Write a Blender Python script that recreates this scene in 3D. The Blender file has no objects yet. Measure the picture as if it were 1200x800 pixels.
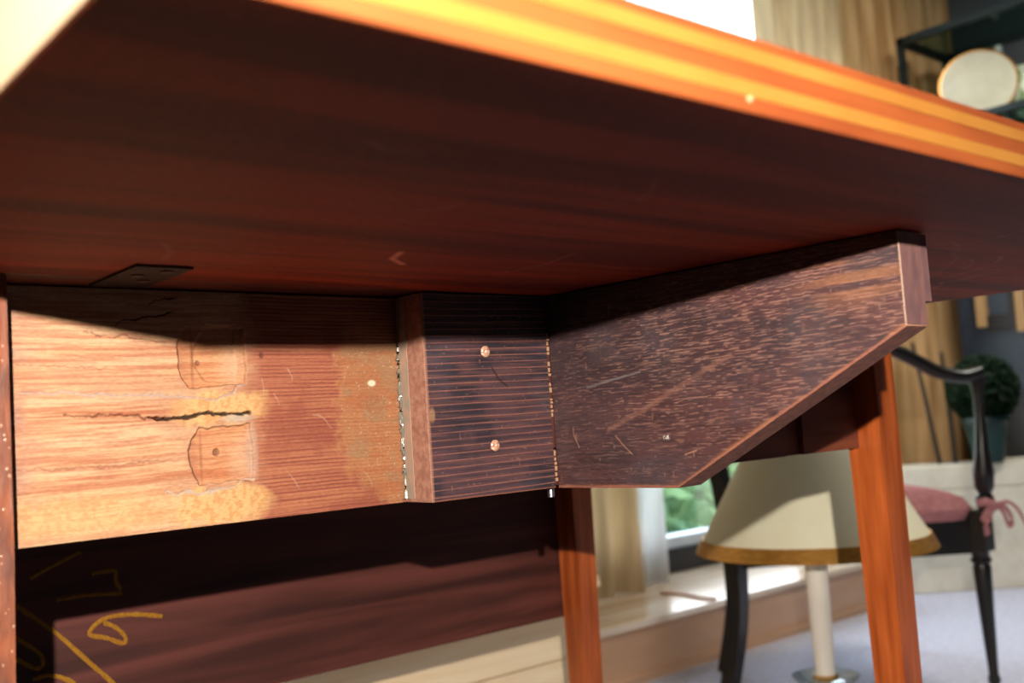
import bpy, bmesh, math, random
import numpy as np
from mathutils import Vector, Matrix, noise as mnoise

sc = bpy.context.scene
COL = sc.collection
random.seed(7)
ZT = 0.70                       # height of the underside of the table top

# ------------------------------------------------------------------ camera
cam_d = bpy.data.cameras.new('camera'); cam = bpy.data.objects.new('camera', cam_d); COL.objects.link(cam)
Fv = Vector((0.64902991, 0.75667861, 0.07872514)); Rv = Vector((0.76076144, -0.64574594, -0.06522431)); Uv = Vector((-0.0014826, -0.10222358, 0.99476034))
m = Matrix.Identity(4)
for i in range(3):
    m[i][0] = Rv[i]; m[i][1] = Uv[i]; m[i][2] = -Fv[i]
m.translation = Vector((-0.12255061, -0.50087182, ZT - 0.07840536))
cam.matrix_world = m
cam_d.sensor_width = 22.3; cam_d.lens = 22.3 * 1205.6 / 1200
cam_d.clip_start = 0.01
cam_d.dof.use_dof = True; cam_d.dof.focus_distance = 0.60; cam_d.dof.aperture_fstop = 5.6
sc.camera = cam

# ------------------------------------------------------------------ sky and lights
w = bpy.data.worlds.new('sky'); sc.world = w; w.use_nodes = True
wn = w.node_tree.nodes; wl = w.node_tree.links; wn.clear()
wo = wn.new('ShaderNodeOutputWorld'); bg = wn.new('ShaderNodeBackground'); wl.new(bg.outputs[0], wo.inputs[0])
tc = wn.new('ShaderNodeTexCoord'); sx = wn.new('ShaderNodeSeparateXYZ'); cr = wn.new('ShaderNodeValToRGB')
wl.new(tc.outputs['Generated'], sx.inputs[0]); wl.new(sx.outputs[2], cr.inputs[0]); wl.new(cr.outputs[0], bg.inputs[0])
cr.color_ramp.elements[0].color = (0.85, 0.92, 1.0, 1); cr.color_ramp.elements[1].color = (0.62, 0.78, 1.0, 1)
bg.inputs[1].default_value = 8.0

fl = bpy.data.lights.new('camera_flash', 'SPOT'); flo = bpy.data.objects.new('camera_flash', fl); COL.objects.link(flo)
flo.location = (-0.190, -0.608, ZT + 0.0250); fl.energy = 74.0; fl.spot_size = math.radians(82); fl.spot_blend = 0.35; flo.rotation_euler = Fv.to_track_quat('-Z', 'Y').to_euler(); fl.color = (1.0, 0.93, 0.84); fl.shadow_soft_size = 0.0032
lf_ = bpy.data.lights.new('added_background_fill', 'AREA'); lo = bpy.data.objects.new('added_background_fill', lf_); COL.objects.link(lo)
lo.location = (2.5, 0.1, 2.36); lf_.shape = 'DISK'; lf_.size = 1.0; lf_.energy = 36; lf_.color = (1.0, 0.95, 0.88)  # unseen area light added to brighten the room behind the table

sc.view_settings.view_transform = 'Standard'; sc.view_settings.look = 'None'
sc.view_settings.exposure = 0.0; sc.view_settings.gamma = 1.0; sc.view_settings.use_curve_mapping = False

# ------------------------------------------------------------------ helpers
def lin(c):
    c = np.asarray(c, float) / 255.0
    return np.where(c <= 0.04045, c / 12.92, ((c + 0.055) / 1.055) ** 2.4)
def L4(c): return tuple(float(v) for v in lin(c)) + (1.0,)

def mat(name, col, rough=0.6, spec=0.4, metal=0.0, col2=None, scale=(8, 8, 8), bump=0.0, detail=6, coord='Object', trans=0.0, thresh=(0.35, 0.65), wave=0.0):
    M_ = bpy.data.materials.new(name); M_.use_nodes = True
    nt = M_.node_tree; N = nt.nodes; l = nt.links; b = N['Principled BSDF']
    b.inputs['Roughness'].default_value = rough; b.inputs['Metallic'].default_value = metal
    b.inputs['Specular IOR Level'].default_value = spec
    b.inputs['Base Color'].default_value = L4(col)
    t = N.new('ShaderNodeTexCoord'); mp = N.new('ShaderNodeMapping'); mp.inputs['Scale'].default_value = scale
    l.new(t.outputs[coord], mp.inputs[0]); nz = N.new('ShaderNodeTexNoise'); nz.inputs['Detail'].default_value = detail
    nz.inputs['Scale'].default_value = 1.0; nz.inputs['Distortion'].default_value = wave
    l.new(mp.outputs[0], nz.inputs[0])
    if col2 is None: col2 = [c * 0.9 for c in col]
    r = N.new('ShaderNodeValToRGB'); r.color_ramp.elements[0].position = thresh[0]; r.color_ramp.elements[1].position = thresh[1]
    r.color_ramp.elements[0].color = L4(col); r.color_ramp.elements[1].color = L4(col2)
    l.new(nz.outputs[0], r.inputs[0]); l.new(r.outputs[0], b.inputs['Base Color'])
    if bump:
        bp = N.new('ShaderNodeBump'); bp.inputs['Strength'].default_value = bump; bp.inputs['Distance'].default_value = 0.001
        l.new(nz.outputs[0], bp.inputs['Height']); l.new(bp.outputs[0], b.inputs['Normal'])
    if trans:
        out = N['Material Output']; tr = N.new('ShaderNodeBsdfTranslucent'); mx = N.new('ShaderNodeMixShader')
        mx.inputs[0].default_value = trans; l.new(r.outputs[0], tr.inputs[0]); l.new(b.outputs[0], mx.inputs[1]); l.new(tr.outputs[0], mx.inputs[2]); l.new(mx.outputs[0], out.inputs[0])
    return M_

def mat_vc(name, rough=0.6, spec=0.3, dim=1.0):
    """colour from a painted attribute, broken up by fine procedural grain"""
    M_ = bpy.data.materials.new(name); M_.use_nodes = True
    nt = M_.node_tree; N = nt.nodes; l = nt.links; b = N['Principled BSDF']
    b.inputs['Roughness'].default_value = rough; b.inputs['Specular IOR Level'].default_value = spec
    a = N.new('ShaderNodeAttribute'); a.attribute_name = 'tint'
    t = N.new('ShaderNodeTexCoord'); mp = N.new('ShaderNodeMapping'); mp.inputs['Scale'].default_value = (350, 350, 1600)
    l.new(t.outputs['Object'], mp.inputs[0]); nz = N.new('ShaderNodeTexNoise'); nz.inputs['Scale'].default_value = 1; nz.inputs['Detail'].default_value = 3
    l.new(mp.outputs[0], nz.inputs[0])
    mr = N.new('ShaderNodeMapRange'); mr.inputs[1].default_value = 0.3; mr.inputs[2].default_value = 0.7; mr.inputs[3].default_value = 0.82 * dim; mr.inputs[4].default_value = 1.15 * dim
    l.new(nz.outputs[0], mr.inputs[0])
    vm = N.new('ShaderNodeVectorMath'); vm.operation = 'SCALE'; l.new(a.outputs['Color'], vm.inputs[0]); l.new(mr.outputs[0], vm.inputs['Scale'])
    l.new(vm.outputs[0], b.inputs['Base Color'])
    return M_

def link(name, me, ma, parent=None):
    o = bpy.data.objects.new(name, me); COL.objects.link(o)
    if ma: me.materials.append(ma)
    if parent: o.parent = parent
    return o
def from_bm(name, bm, ma, parent=None, smooth=False):
    me = bpy.data.meshes.new(name); bmesh.ops.recalc_face_normals(bm, faces=bm.faces); bm.to_mesh(me); bm.free()
    if smooth:
        for p in me.polygons: p.use_smooth = True
        try: me.set_sharp_from_angle(angle=math.radians(40))
        except Exception: pass
    return link(name, me, ma, parent)
def tag(o, label=None, cat=None, group=None, kind=None):
    if label: o['label'] = label
    if cat: o['category'] = cat
    if group: o['group'] = group
    if kind: o['kind'] = kind
    return o
def empty(name, loc, label, cat, group=None):
    o = bpy.data.objects.new(name, None); COL.objects.link(o); o.empty_display_size = 0.05; o.location = loc
    return tag(o, label, cat, group)

def bbox(bm, x0, x1, y0, y1, z0, z1, bev=0.0):
    r = bmesh.ops.create_cube(bm, size=1.0)
    for v in r['verts']:
        v.co = Vector(((x0 + x1) / 2 + v.co.x * (x1 - x0), (y0 + y1) / 2 + v.co.y * (y1 - y0), (z0 + z1) / 2 + v.co.z * (z1 - z0)))
    if bev:
        es = set(e for v in r['verts'] for e in v.link_edges)
        bmesh.ops.bevel(bm, geom=list(es), offset=bev, segments=2, profile=0.7, affect='EDGES')
def box(name, ma, x0, x1, y0, y1, z0, z1, parent=None, bev=0.0, at=(0, 0, 0)):
    bm = bmesh.new(); a = at
    bbox(bm, x0 - a[0], x1 - a[0], y0 - a[1], y1 - a[1], z0 - a[2], z1 - a[2], bev)
    o = from_bm(name, bm, ma, parent)
    if parent is None: o.location = a
    return o
def prism(bm, pts, d):
    """extrude a closed 3-D outline by vector d"""
    vs = [bm.verts.new(p) for p in pts]; ws = [bm.verts.new(Vector(p) + Vector(d)) for p in pts]
    bm.faces.new(vs); bm.faces.new(ws[::-1])
    n = len(vs)
    for i in range(n): bm.faces.new((vs[i], ws[i], ws[(i + 1) % n], vs[(i + 1) % n]))
def tube(bm, pts, rad, seg=10, flat=(1.0, 1.0), up=Vector((0, 0, 1))):
    pts = [Vector(p) for p in pts]; rings = []
    if not hasattr(rad, '__len__'): rad = [rad] * len(pts)
    for i, p in enumerate(pts):
        t = (pts[min(i + 1, len(pts) - 1)] - pts[max(i - 1, 0)]).normalized()
        a = t.cross(up)
        if a.length < 1e-3: a = t.cross(Vector((1, 0, 0)))
        a.normalize(); b = a.cross(t).normalized()
        rings.append([bm.verts.new(p + a * math.cos(q) * rad[i] * flat[0] + b * math.sin(q) * rad[i] * flat[1]) for q in [2 * math.pi * k / seg for k in range(seg)]])
    for i in range(len(rings) - 1):
        for k in range(seg): bm.faces.new((rings[i][k], rings[i][(k + 1) % seg], rings[i + 1][(k + 1) % seg], rings[i + 1][k]))
    bm.faces.new(rings[0][::-1]); bm.faces.new(rings[-1])
def smoothpath(pts, n=8):
    pts = [Vector(p) for p in pts]; P = [pts[0]] + pts + [pts[-1]]; out = []
    for i in range(1, len(P) - 2):
        a, b, c, d = P[i - 1], P[i], P[i + 1], P[i + 2]
        for k in range(n):
            t = k / n
            out.append(0.5 * ((2 * b) + (c - a) * t + (2 * a - 5 * b + 4 * c - d) * t * t + (3 * b - a - 3 * c + d) * t ** 3))
    out.append(pts[-1]); return out
def lathe(bm, prof, c=(0, 0, 0), seg=40, caps=True):
    rings = []
    for r, z in prof: rings.append([bm.verts.new((c[0] + r * math.cos(2 * math.pi * k / seg), c[1] + r * math.sin(2 * math.pi * k / seg), c[2] + z)) for k in range(seg)])
    for i in range(len(rings) - 1):
        for k in range(seg): bm.faces.new((rings[i][k], rings[i][(k + 1) % seg], rings[i + 1][(k + 1) % seg], rings[i + 1][k]))
    if caps:
        bm.faces.new(rings[0][::-1]); bm.faces.new(rings[-1])

# ---- numpy surface painting
def vnoise(x, y, seed=0):
    rs = np.random.RandomState(seed); T = rs.rand(256, 256)
    xi = np.floor(x).astype(int); yi = np.floor(y).astype(int); fx = x - xi; fy = y - yi
    fx = fx * fx * (3 - 2 * fx); fy = fy * fy * (3 - 2 * fy)
    g = lambda a, b: T[a % 256, b % 256]
    return (g(xi, yi) * (1 - fx) + g(xi + 1, yi) * fx) * (1 - fy) + (g(xi, yi + 1) * (1 - fx) + g(xi + 1, yi + 1) * fx) * fy
def fbm(x, y, seed=0, o=4):
    s = 0; a = 1; t = 0
    for k in range(o): s = s + a * vnoise(x * 2 ** k + 17 * k, y * 2 ** k + 31 * k, seed + k); t += a; a *= 0.55
    return s / t
def sst(a, b, x):
    t = np.clip((x - a) / (b - a), 0, 1); return t * t * (3 - 2 * t)
def mixc(c, d, m):
    m = np.asarray(m)[..., None]; return c * (1 - m) + lin(d) * m
def blob(x, z, cx, cz, rx, rz, soft=0.25, pw=2.0):
    d = (np.abs((x - cx) / rx) ** pw + np.abs((z - cz) / rz) ** pw) ** (1 / pw)
    return 1 - sst(1 - soft, 1 + soft, d)
def segd(x, z, pts):
    d = np.full(x.shape, 9.0)
    for (a, b), (c, e) in zip(pts[:-1], pts[1:]):
        dx, dz = c - a, e - b; t = np.clip(((x - a) * dx + (z - b) * dz) / (dx * dx + dz * dz + 1e-12), 0, 1)
        d = np.minimum(d, np.hypot(x - a - t * dx, z - b - t * dz))
    return d
def grid_obj(name, pos, colr, ma, parent, solid=None):
    """pos (n,m,3), colr (n,m,3) linear -> one dense sheet mesh; solid = list of extra quads (verts) closing the board"""
    n, k = pos.shape[:2]; V = pos.reshape(-1, 3); idx = np.arange(n * k).reshape(n, k)
    q = np.stack([idx[:-1, :-1], idx[1:, :-1], idx[1:, 1:], idx[:-1, 1:]], -1).reshape(-1, 4)
    ex = []; exv = []
    if solid is not None:
        d = np.array(solid)        # closing: back sheet corner loop offset by vector d
        ring = np.concatenate([idx[:, 0], idx[-1, 1:], idx[::-1, -1][1:], idx[0, ::-1][1:-1]])
        back = V[ring] + d; base = len(V); exv = back; rl = len(ring)
        for i in range(rl): j = (i + 1) % rl; ex.append((ring[i], base + i, base + j, ring[j]))
    me = bpy.data.meshes.new(name)
    allv = np.vstack([V, exv]) if len(exv) else V
    Q = np.vstack([q, np.array(ex)]) if ex else q
    me.vertices.add(len(allv)); me.vertices.foreach_set('co', allv.astype(np.float32).ravel())
    me.loops.add(len(Q) * 4); me.loops.foreach_set('vertex_index', Q.astype(np.int32).ravel())
    me.polygons.add(len(Q)); me.polygons.foreach_set('loop_start', np.arange(0, len(Q) * 4, 4, dtype=np.int32))
    me.update(calc_edges=True); me.validate()
    me.polygons.foreach_set('use_smooth', np.ones(len(me.polygons), bool))
    at = me.attributes.new('tint', 'FLOAT_COLOR', 'POINT')
    C = colr.reshape(-1, 3)
    if len(exv): C = np.vstack([C, C[ring]])
    C = np.hstack([np.clip(C, 0.002, 0.95), np.ones((len(C), 1))]).astype(np.float32)
    at.data.foreach_set('color', C.ravel())
    return link(name, me, ma, parent)

# ------------------------------------------------------------------ materials
WOODK = dict(detail=8, bump=0.15)
M = {}
M['leg'] = mat('mahogany leg', (178, 88, 38), 0.36, 0.5, col2=(136, 60, 20), scale=(110, 110, 9), **WOODK)
M['under'] = mat('mahogany underside', (118, 52, 32), 0.5, 0.35, col2=(60, 24, 18), scale=(3.0, 26, 26), detail=7, bump=0.12, wave=0.6, thresh=(0.38, 0.66))
M['hang'] = mat('hanging leaf underside', (96, 50, 42), 0.55, 0.25, col2=(54, 26, 21), scale=(2.0, 24, 34), detail=7, bump=0.1, wave=0.7, thresh=(0.36, 0.66))
M['edge'] = mat('mahogany crossband edge', (116, 58, 25), 0.5, 0.25, col2=(96, 42, 18), scale=(10, 40, 60), detail=5)
M['inlay'] = mat('satinwood stringing', (132, 88, 36), 0.45, 0.3, col2=(124, 80, 31), scale=(30, 30, 30))
M['dark'] = mat('stained oak back', (70, 34, 26), 0.6, 0.3, col2=(46, 22, 18), scale=(4, 4, 60), detail=6)
M['apron_dark'] = mat('apron secondary wood', (120, 62, 42), 0.55, 0.3, col2=(82, 40, 28), scale=(4, 4, 80), detail=6)
M['carved'] = mat_vc('sawn apron face', 0.62, 0.15, 0.36)
M['carved2'] = mat_vc('worn purple oak', 0.55, 0.25, 0.34)
M['brass'] = mat('brass', (230, 190, 120), 0.25, 0.5, 1.0, col2=(190, 140, 80), scale=(200, 200, 200))
M['screw'] = mat('pale screw head', (154, 123, 98), 0.4, 0.6, col2=(150, 100, 80), scale=(500, 500, 500), bump=0.4)
M['vbead'] = mat('varnish beads', (150, 110, 90), 0.15, 1.0)
M['steel'] = mat('steel', (200, 200, 205), 0.3, 0.5, 1.0)
M['glue'] = mat('old hide glue', (112, 100, 84), 0.3, 0.5, col2=(84, 72, 58), scale=(500, 500, 200), bump=0.6)
M['tarn'] = mat('blackened iron', (46, 26, 20), 0.7, 0.2, 0.0, col2=(26, 14, 11), scale=(120, 120, 120), bump=0.3)
M['iron'] = mat('dark iron', (50, 34, 30), 0.5, 0.5, 0.3, col2=(84, 62, 50), scale=(200, 200, 200), bump=0.3)
M['chalk'] = mat('yellow chalk', (149, 107, 33), 0.9, 0.1, col2=(130, 82, 28), scale=(600, 600, 600))
M['carpet'] = mat('grey lilac carpet', (196, 196, 208), 0.95, 0.1, col2=(180, 180, 192), scale=(60, 60, 60), bump=0.3)
M['panel'] = mat('brown wall panelling', (58, 42, 32), 0.7, 0.2, col2=(46, 32, 24), scale=(8, 8, 1))
M['plaster'] = mat('cream plaster', (236, 230, 214), 0.9, 0.1, scale=(3, 3, 3))
M['ledge'] = mat('beige painted ledge', (196, 158, 128), 0.4, 0.5, col2=(184, 144, 112), scale=(1.5, 14, 14), detail=4)
M['ledgetop'] = mat('polished ledge top', (232, 214, 190), 0.2, 1.0, 0.3, col2=(194, 164, 130), scale=(2, 20, 20), detail=4)
M['drape'] = mat('cream drape', (236, 220, 190), 0.9, 0.1, col2=(206, 188, 158), scale=(30, 30, 3), trans=0.35)
M['sheer'] = mat('white sheer', (238, 238, 236), 0.9, 0.1, scale=(30, 30, 3), trans=0.55)
M['tan'] = mat('tan drape', (226, 194, 146), 0.9, 0.1, col2=(184, 146, 98), scale=(24, 24, 2), trans=0.25)
M['frame'] = mat('black window frame', (22, 26, 34), 0.35, 0.5)
M['sash'] = mat('pale sash', (200, 214, 226), 0.4, 0.5)
M['black'] = mat('ebonised wood', (30, 24, 22), 0.3, 0.5, col2=(20, 18, 18), scale=(40, 40, 10))
M['pink'] = mat('dusty pink fabric', (188, 130, 130), 0.9, 0.1, col2=(172, 112, 114), scale=(90, 90, 90), bump=0.4)
M['pipe'] = mat('lilac piping', (176, 172, 200), 0.8, 0.2)
M['shade'] = mat('cream lamp shade', (250, 244, 214), 0.8, 0.2, col2=(246, 238, 204), scale=(20, 20, 20), trans=0.10)
M['gold'] = mat('gold braid', (214, 156, 74), 0.3, 0.5, 0.6, col2=(190, 130, 58), scale=(60, 60, 200))
M['ivory'] = mat('ivory sleeve', (248, 238, 224), 0.4, 0.4)
M['cushion'] = mat('cream upholstery', (226, 222, 206), 0.9, 0.1, col2=(214, 208, 190), scale=(20, 20, 20))
M['leafg'] = mat('box leaves', (24, 50, 26), 0.6, 0.2, col2=(12, 28, 16), scale=(60, 60, 60))
M['pot'] = mat('teal glaze', (18, 54, 50), 0.4, 0.4, col2=(10, 34, 34), scale=(14, 14, 14))
M['cab'] = mat('blue grey lacquer', (64, 78, 94), 0.3, 0.5, col2=(44, 56, 72), scale=(3, 3, 3))
M['strip'] = mat('pale wood stile', (206, 170, 120), 0.5, 0.4, col2=(190, 150, 104), scale=(30, 30, 4))
M['metalb'] = mat('dark green iron', (30, 42, 44), 0.4, 0.5, 0.4)
M['plate'] = mat('cream porcelain', (206, 202, 180), 0.4, 0.4, col2=(216, 212, 190), scale=(20, 20, 20))
M['jug'] = mat('green sprigged porcelain', (214, 222, 196), 0.2, 0.6, col2=(120, 150, 96), scale=(40, 40, 40), thresh=(0.5, 0.58))
M['bush'] = mat('garden leaves', (128, 156, 104), 0.7, 0.2, col2=(84, 118, 84), scale=(2, 2, 2), trans=0.3)
M['lawn'] = mat('lawn', (110, 150, 84), 0.9, 0.1, col2=(84, 124, 60), scale=(2, 2, 2))
M['stick'] = mat('dark cane', (52, 40, 30), 0.5, 0.4)
def glassmat(name, tint=(1, 1, 1), gl=0.08):
    G = bpy.data.materials.new(name); G.use_nodes = True; N = G.node_tree.nodes; l = G.node_tree.links; N.clear()
    o = N.new('ShaderNodeOutputMaterial'); t = N.new('ShaderNodeBsdfTransparent'); g = N.new('ShaderNodeBsdfGlossy'); x = N.new('ShaderNodeMixShader'); f = N.new('ShaderNodeLayerWeight')
    t.inputs[0].default_value = (*tint, 1); g.inputs['Roughness'].default_value = 0.03
    a = N.new('ShaderNodeMath'); a.operation = 'MULTIPLY_ADD'; a.inputs[1].default_value = 0.35; a.inputs[2].default_value = gl; f.inputs[0].default_value = 0.3; l.new(f.outputs[0], a.inputs[0])
    l.new(a.outputs[0], x.inputs[0]); l.new(t.outputs[0], x.inputs[1]); l.new(g.outputs[0], x.inputs[2]); l.new(x.outputs[0], o.inputs[0]); return G
M['glass'] = glassmat('window glass', gl=0.0); M['gshelf'] = glassmat('shelf glass', (0.62, 0.78, 0.74), 0.12); M['crystal'] = glassmat('clear dish glass', (0.85, 0.93, 0.92), 0.25)

# ------------------------------------------------------------------ the room
def struct(o, label=None): o['kind'] = 'structure'; return o
XR = 4.02; XL = -2.4; YW = 1.62; YB = -3.0; ZC = 2.4
struct(box('floor', M['carpet'], XL, XR, YB, YW + 0.1, -0.05, 0.0))
struct(box('ceiling', M['plaster'], XL, XR, YB, YW + 0.1, ZC, ZC + 0.05))
struct(box('wall_left', M['panel'], XL - 0.06, XL, YB, YW + 0.1, 0, ZC))
struct(box('wall_right', mat('slate blue wall', (84, 92, 98), 0.6, 0.3, col2=(70, 78, 86), scale=(2, 2, 2)), XR, XR + 0.06, YB, YW + 0.1, 0, ZC))
# back wall with one wide low window opening
bm = bmesh.new(); WX0, WX1, WZ0, WZ1 = 1.60, 3.70, 0.14, 2.25
bbox(bm, XL, WX0, YW, YW + 0.1, 0, ZC); bbox(bm, WX1, XR, YW, YW + 0.1, 0, ZC)
bbox(bm, WX0, WX1, YW, YW + 0.1, 0, WZ0); bbox(bm, WX0, WX1, YW, YW + 0.1, WZ1, ZC)
struct(from_bm('wall_back', bm, M['plaster']))
# wall behind the camera
bm = bmesh.new()
bbox(bm, XL, XR, YB - 0.1, YB, 0, ZC)
struct(from_bm('wall_front', bm, M['panel']))
# low ledge under the window
led = struct(box('trim_1', M['ledge'], XL, 2.74, 1.205, YW, 0.0, 0.125))
box('ledge_top', M['ledgetop'], XL, 2.74, 1.198, YW, 0.125, 0.14, led)
struct(box('baseboard_back', M['ledge'], XL, 2.74, 1.193, 1.205, 0.0, 0.018))
# window: black lower frame, pale sash, mullions, panes
wf = bpy.data.objects.new('window_1', None); COL.objects.link(wf); wf['kind'] = 'structure'
box('frame_rail', M['frame'], WX0, WX1, YW - 0.02, YW + 0.05, 0.142, 0.212, wf)
box('sash_rail', M['sash'], WX0, WX1, YW - 0.01, YW + 0.05, 0.212, 0.245, wf)
box('frame_head', M['frame'], WX0, WX1, YW - 0.02, YW + 0.05, WZ1 - 0.05, WZ1, wf)
for x in (1.60, 1.85, 3.02, 3.66):
    box('mullion', M['sash'], x, x + 0.04, YW - 0.01, YW + 0.05, 0.245, WZ1 - 0.05, wf)
for a, b in ((1.64, 1.85), (1.89, 3.02), (3.06, 3.66)):
    box('pane', M['glass'], a, b, YW + 0.018, YW + 0.024, 0.245, WZ1 - 0.05, wf)

# outside
g = struct(box('ground', M['lawn'], -12, 26, YW + 0.5, 30, -0.9, -0.85))
def bush(x, y, r, h, n, seed, label):
    rs = random.Random(seed); vs = []; fs = []
    for i in range(n):
        u = rs.uniform(-1, 1); t = rs.uniform(0, 6.283); q = math.sqrt(1 - u * u); rr = rs.uniform(0.7, 1.0)
        c = Vector((x + r * rr * q * math.cos(t), y + r * rr * q * math.sin(t), -0.86 + h * 0.5 + h * 0.5 * rr * u))
        a = Vector((rs.uniform(-1, 1), rs.uniform(-1, 1), rs.uniform(-1, 1))).normalized() * 0.09; b = a.orthogonal().normalized() * 0.05
        k = len(vs); vs += [c - a, c + b, c + a, c - b]; fs.append((k, k + 1, k + 2, k + 3))
    me = bpy.data.meshes.new('garden_shrub'); me.from_pydata([tuple(v - Vector((x, y, -0.86))) for v in vs], [], fs)
    o = link('foliage', me, M['bush'])
    root = empty('garden_shrub', (x, y, -0.86), label, 'shrub'); o.parent = root; o['kind'] = 'stuff'
    bm = bmesh.new(); tube(bm, [(0, 0, 0), (0.02, 0, h * 0.3), (0, 0.02, h * 0.6)], [0.06, 0.05, 0.03], 8); from_bm('trunk', bm, M['stick'], root)
bush(4.1, 4.2, 1.1, 1.75, 2600, 1, 'green garden shrub seen low through the window, left of the lamp shade')
bush(7.2, 5.6, 1.3, 1.8, 2600, 2, 'green garden shrub outside the window, behind the lamp shade')

# curtains
def curtain(name, ma, x0, x1, y, z0, z1, amp, wl_, seed, label, n=260, hem=0.02):
    root_x = (x0 + x1) / 2; rs = random.Random(seed); ph = rs.uniform(0, 6)
    vs = []; fs = []; rows = 14
    for j in range(rows + 1):
        z = z0 + (z1 - z0) * j / rows; fl_ = 1.0 + 0.5 * (1 - j / rows)
        for i in range(n + 1):
            u = i / n; s = (u * (x1 - x0)) / wl_ * 2 * math.pi + ph + 0.9 * math.sin(u * 7 + seed)
            yy = y + amp * fl_ * (math.sin(s) + 0.35 * math.sin(2.3 * s + seed)) ; xx = x0 + u * (x1 - x0) + 0.3 * amp * math.cos(s) * fl_
            vs.append((xx - root_x, yy - y, z - z0))
    for j in range(rows):
        for i in range(n): a = j * (n + 1) + i; fs.append((a, a + 1, a + n + 2, a + n + 1))
    me = bpy.data.meshes.new(name); me.from_pydata(vs, [], fs)
    for p in me.polygons: p.use_smooth = True
    o = link(name, me, ma); o.location = (root_x, y, z0)
    so = o.modifiers.new('s', 'SOLIDIFY'); so.thickness = 0.002
    return tag(o, label, 'curtain')
curtain('curtain', M['drape'], 1.35, 2.02, 1.49, 0.142, 2.3, 0.022, 0.11, 3, 'beige pleated curtain resting on the ledge left of the lamp shade')
curtain('sheer_curtain', M['sheer'], 2.03, 2.16, 1.53, 0.142, 2.3, 0.012, 0.08, 5, 'narrow white sheer curtain at the right edge of the left beige curtain', 60)
curtain('curtain', M['drape'], 2.80, 3.36, 1.50, 0.142, 2.3, 0.022, 0.13, 8, 'cream pleated curtain above the table edge beside the white window glare')
curtain('curtain', M['tan'], 3.28, 3.98, 1.43, 0.03, 2.3, 0.028, 0.16, 11, 'tan pleated drape between the cream curtain and the iron shelf unit')

# ------------------------------------------------------------------ the table
T = empty('drop_leaf_table', (0, 0, 0), 'antique mahogany drop leaf table seen from below, worn bracket under its leaf', 'table')
PX0, PX1 = -0.0617, 0.740; TH = 0.0223; LY0 = -0.3391; LX1 = 0.717
# fixed top
top = box('table_top', M['under'], PX0, PX1, -0.0270, 0.3985, ZT, ZT + TH, T, 0.001)

# underside of the raised leaf: painted sheet with mahogany streaks, scratches
def leaf_sheet():
    nx, ny = 520, 240
    X, Y = np.meshgrid(np.linspace(PX0, LX1, nx), np.linspace(LY0, -0.0276, ny), indexing='ij')
    wob = 0.02 * fbm(X * 4, Y * 5, 3)
    a = fbm(X * 3.0 + 5, (Y + wob) * 42, 11, 4); b = fbm(X * 5, (Y + wob) * 170, 21, 3)
    c = mixc(np.tile(lin((102, 34, 17)), (nx, ny, 1)), (50, 18, 13), 0.7 * sst(0.36, 0.68, a))
    c = mixc(c, (78, 28, 17), 0.5 * sst(0.45, 0.7, b))
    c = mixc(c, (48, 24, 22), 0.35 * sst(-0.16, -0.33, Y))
    rs = np.random.RandomState(4)
    for i in range(60):       # hairline scratches, mostly in one rubbed patch
        if i < 42: x0 = 0.30 + rs.rand() * 0.28; y0 = -0.26 + rs.rand() * 0.17; an = rs.normal(0.35, 0.35)
        else: x0 = rs.rand() * 0.6; y0 = LY0 + 0.03 + rs.rand() * 0.27; an = rs.rand() * 3.1
        l = 0.015 + rs.rand() * 0.05; pts = [(x0, y0), (x0 + l * math.cos(an) * 0.5, y0 + l * math.sin(an) * 0.5 + 0.002), (x0 + l * math.cos(an + .2), y0 + l * math.sin(an + .2))]
        c = mixc(c, (140, 92, 78), (0.07 + 0.12 * rs.rand()) * (1 - sst(0.0006, 0.0018, segd(X, Y, pts))))
    c = mixc(c, (196, 120, 92), 0.45 * (1 - sst(0.0008, 0.0022, segd(X, Y, [(0.136, -0.128), (0.142, -0.112), (0.156, -0.10)]))))
    Z = ZT - 0.0 + 0.0002 * a
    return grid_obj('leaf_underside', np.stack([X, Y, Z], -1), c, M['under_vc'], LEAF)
M['under_vc'] = mat_vc('mahogany leaf underside', 0.62, 0.10, 2.7)
LEAF = box('raised_leaf', M['edge'], PX0, LX1, LY0, -0.0276, ZT + 0.0005, ZT + TH, T, 0.0012)
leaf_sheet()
# stringing bands let into the edge, front and left end
for z0, z1 in ((0.0048, 0.0092), (0.0145, 0.0188)):
    box('inlay_string', M['inlay'], PX0 + 0.0015, LX1 - 0.0015, LY0 - 0.0003, LY0 + 0.002, ZT + z0, ZT + z1, LEAF)
    box('inlay_string', M['inlay'], LX1 - 0.002, LX1 + 0.0003, LY0 + 0.0015, -0.03, ZT + z0, ZT + z1, LEAF)
box('flash_pale_end', mat('end face paled by flash', (172, 148, 120), 0.7, 0.05, col2=(158, 132, 104), scale=(40, 6, 60)), PX0 - 0.0006, PX0, LY0 + 0.001, -0.03, ZT + 0.001, ZT + TH - 0.001, LEAF)  # left end face coloured pale to imitate flash overexposure
bm = bmesh.new(); lathe(bm, [(0.0009, 0), (0.0006, 0.0006)], seg=10)
bmesh.ops.rotate(bm, verts=bm.verts, cent=(0, 0, 0), matrix=Matrix.Rotation(math.pi / 2, 3, 'X')); bmesh.ops.translate(bm, verts=bm.verts, vec=(0.106, LY0, ZT + 0.0042))
from_bm('filled_nail_hole', bm, mat('faded filler', (170, 130, 96), 0.6, 0.2), LEAF)
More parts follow.
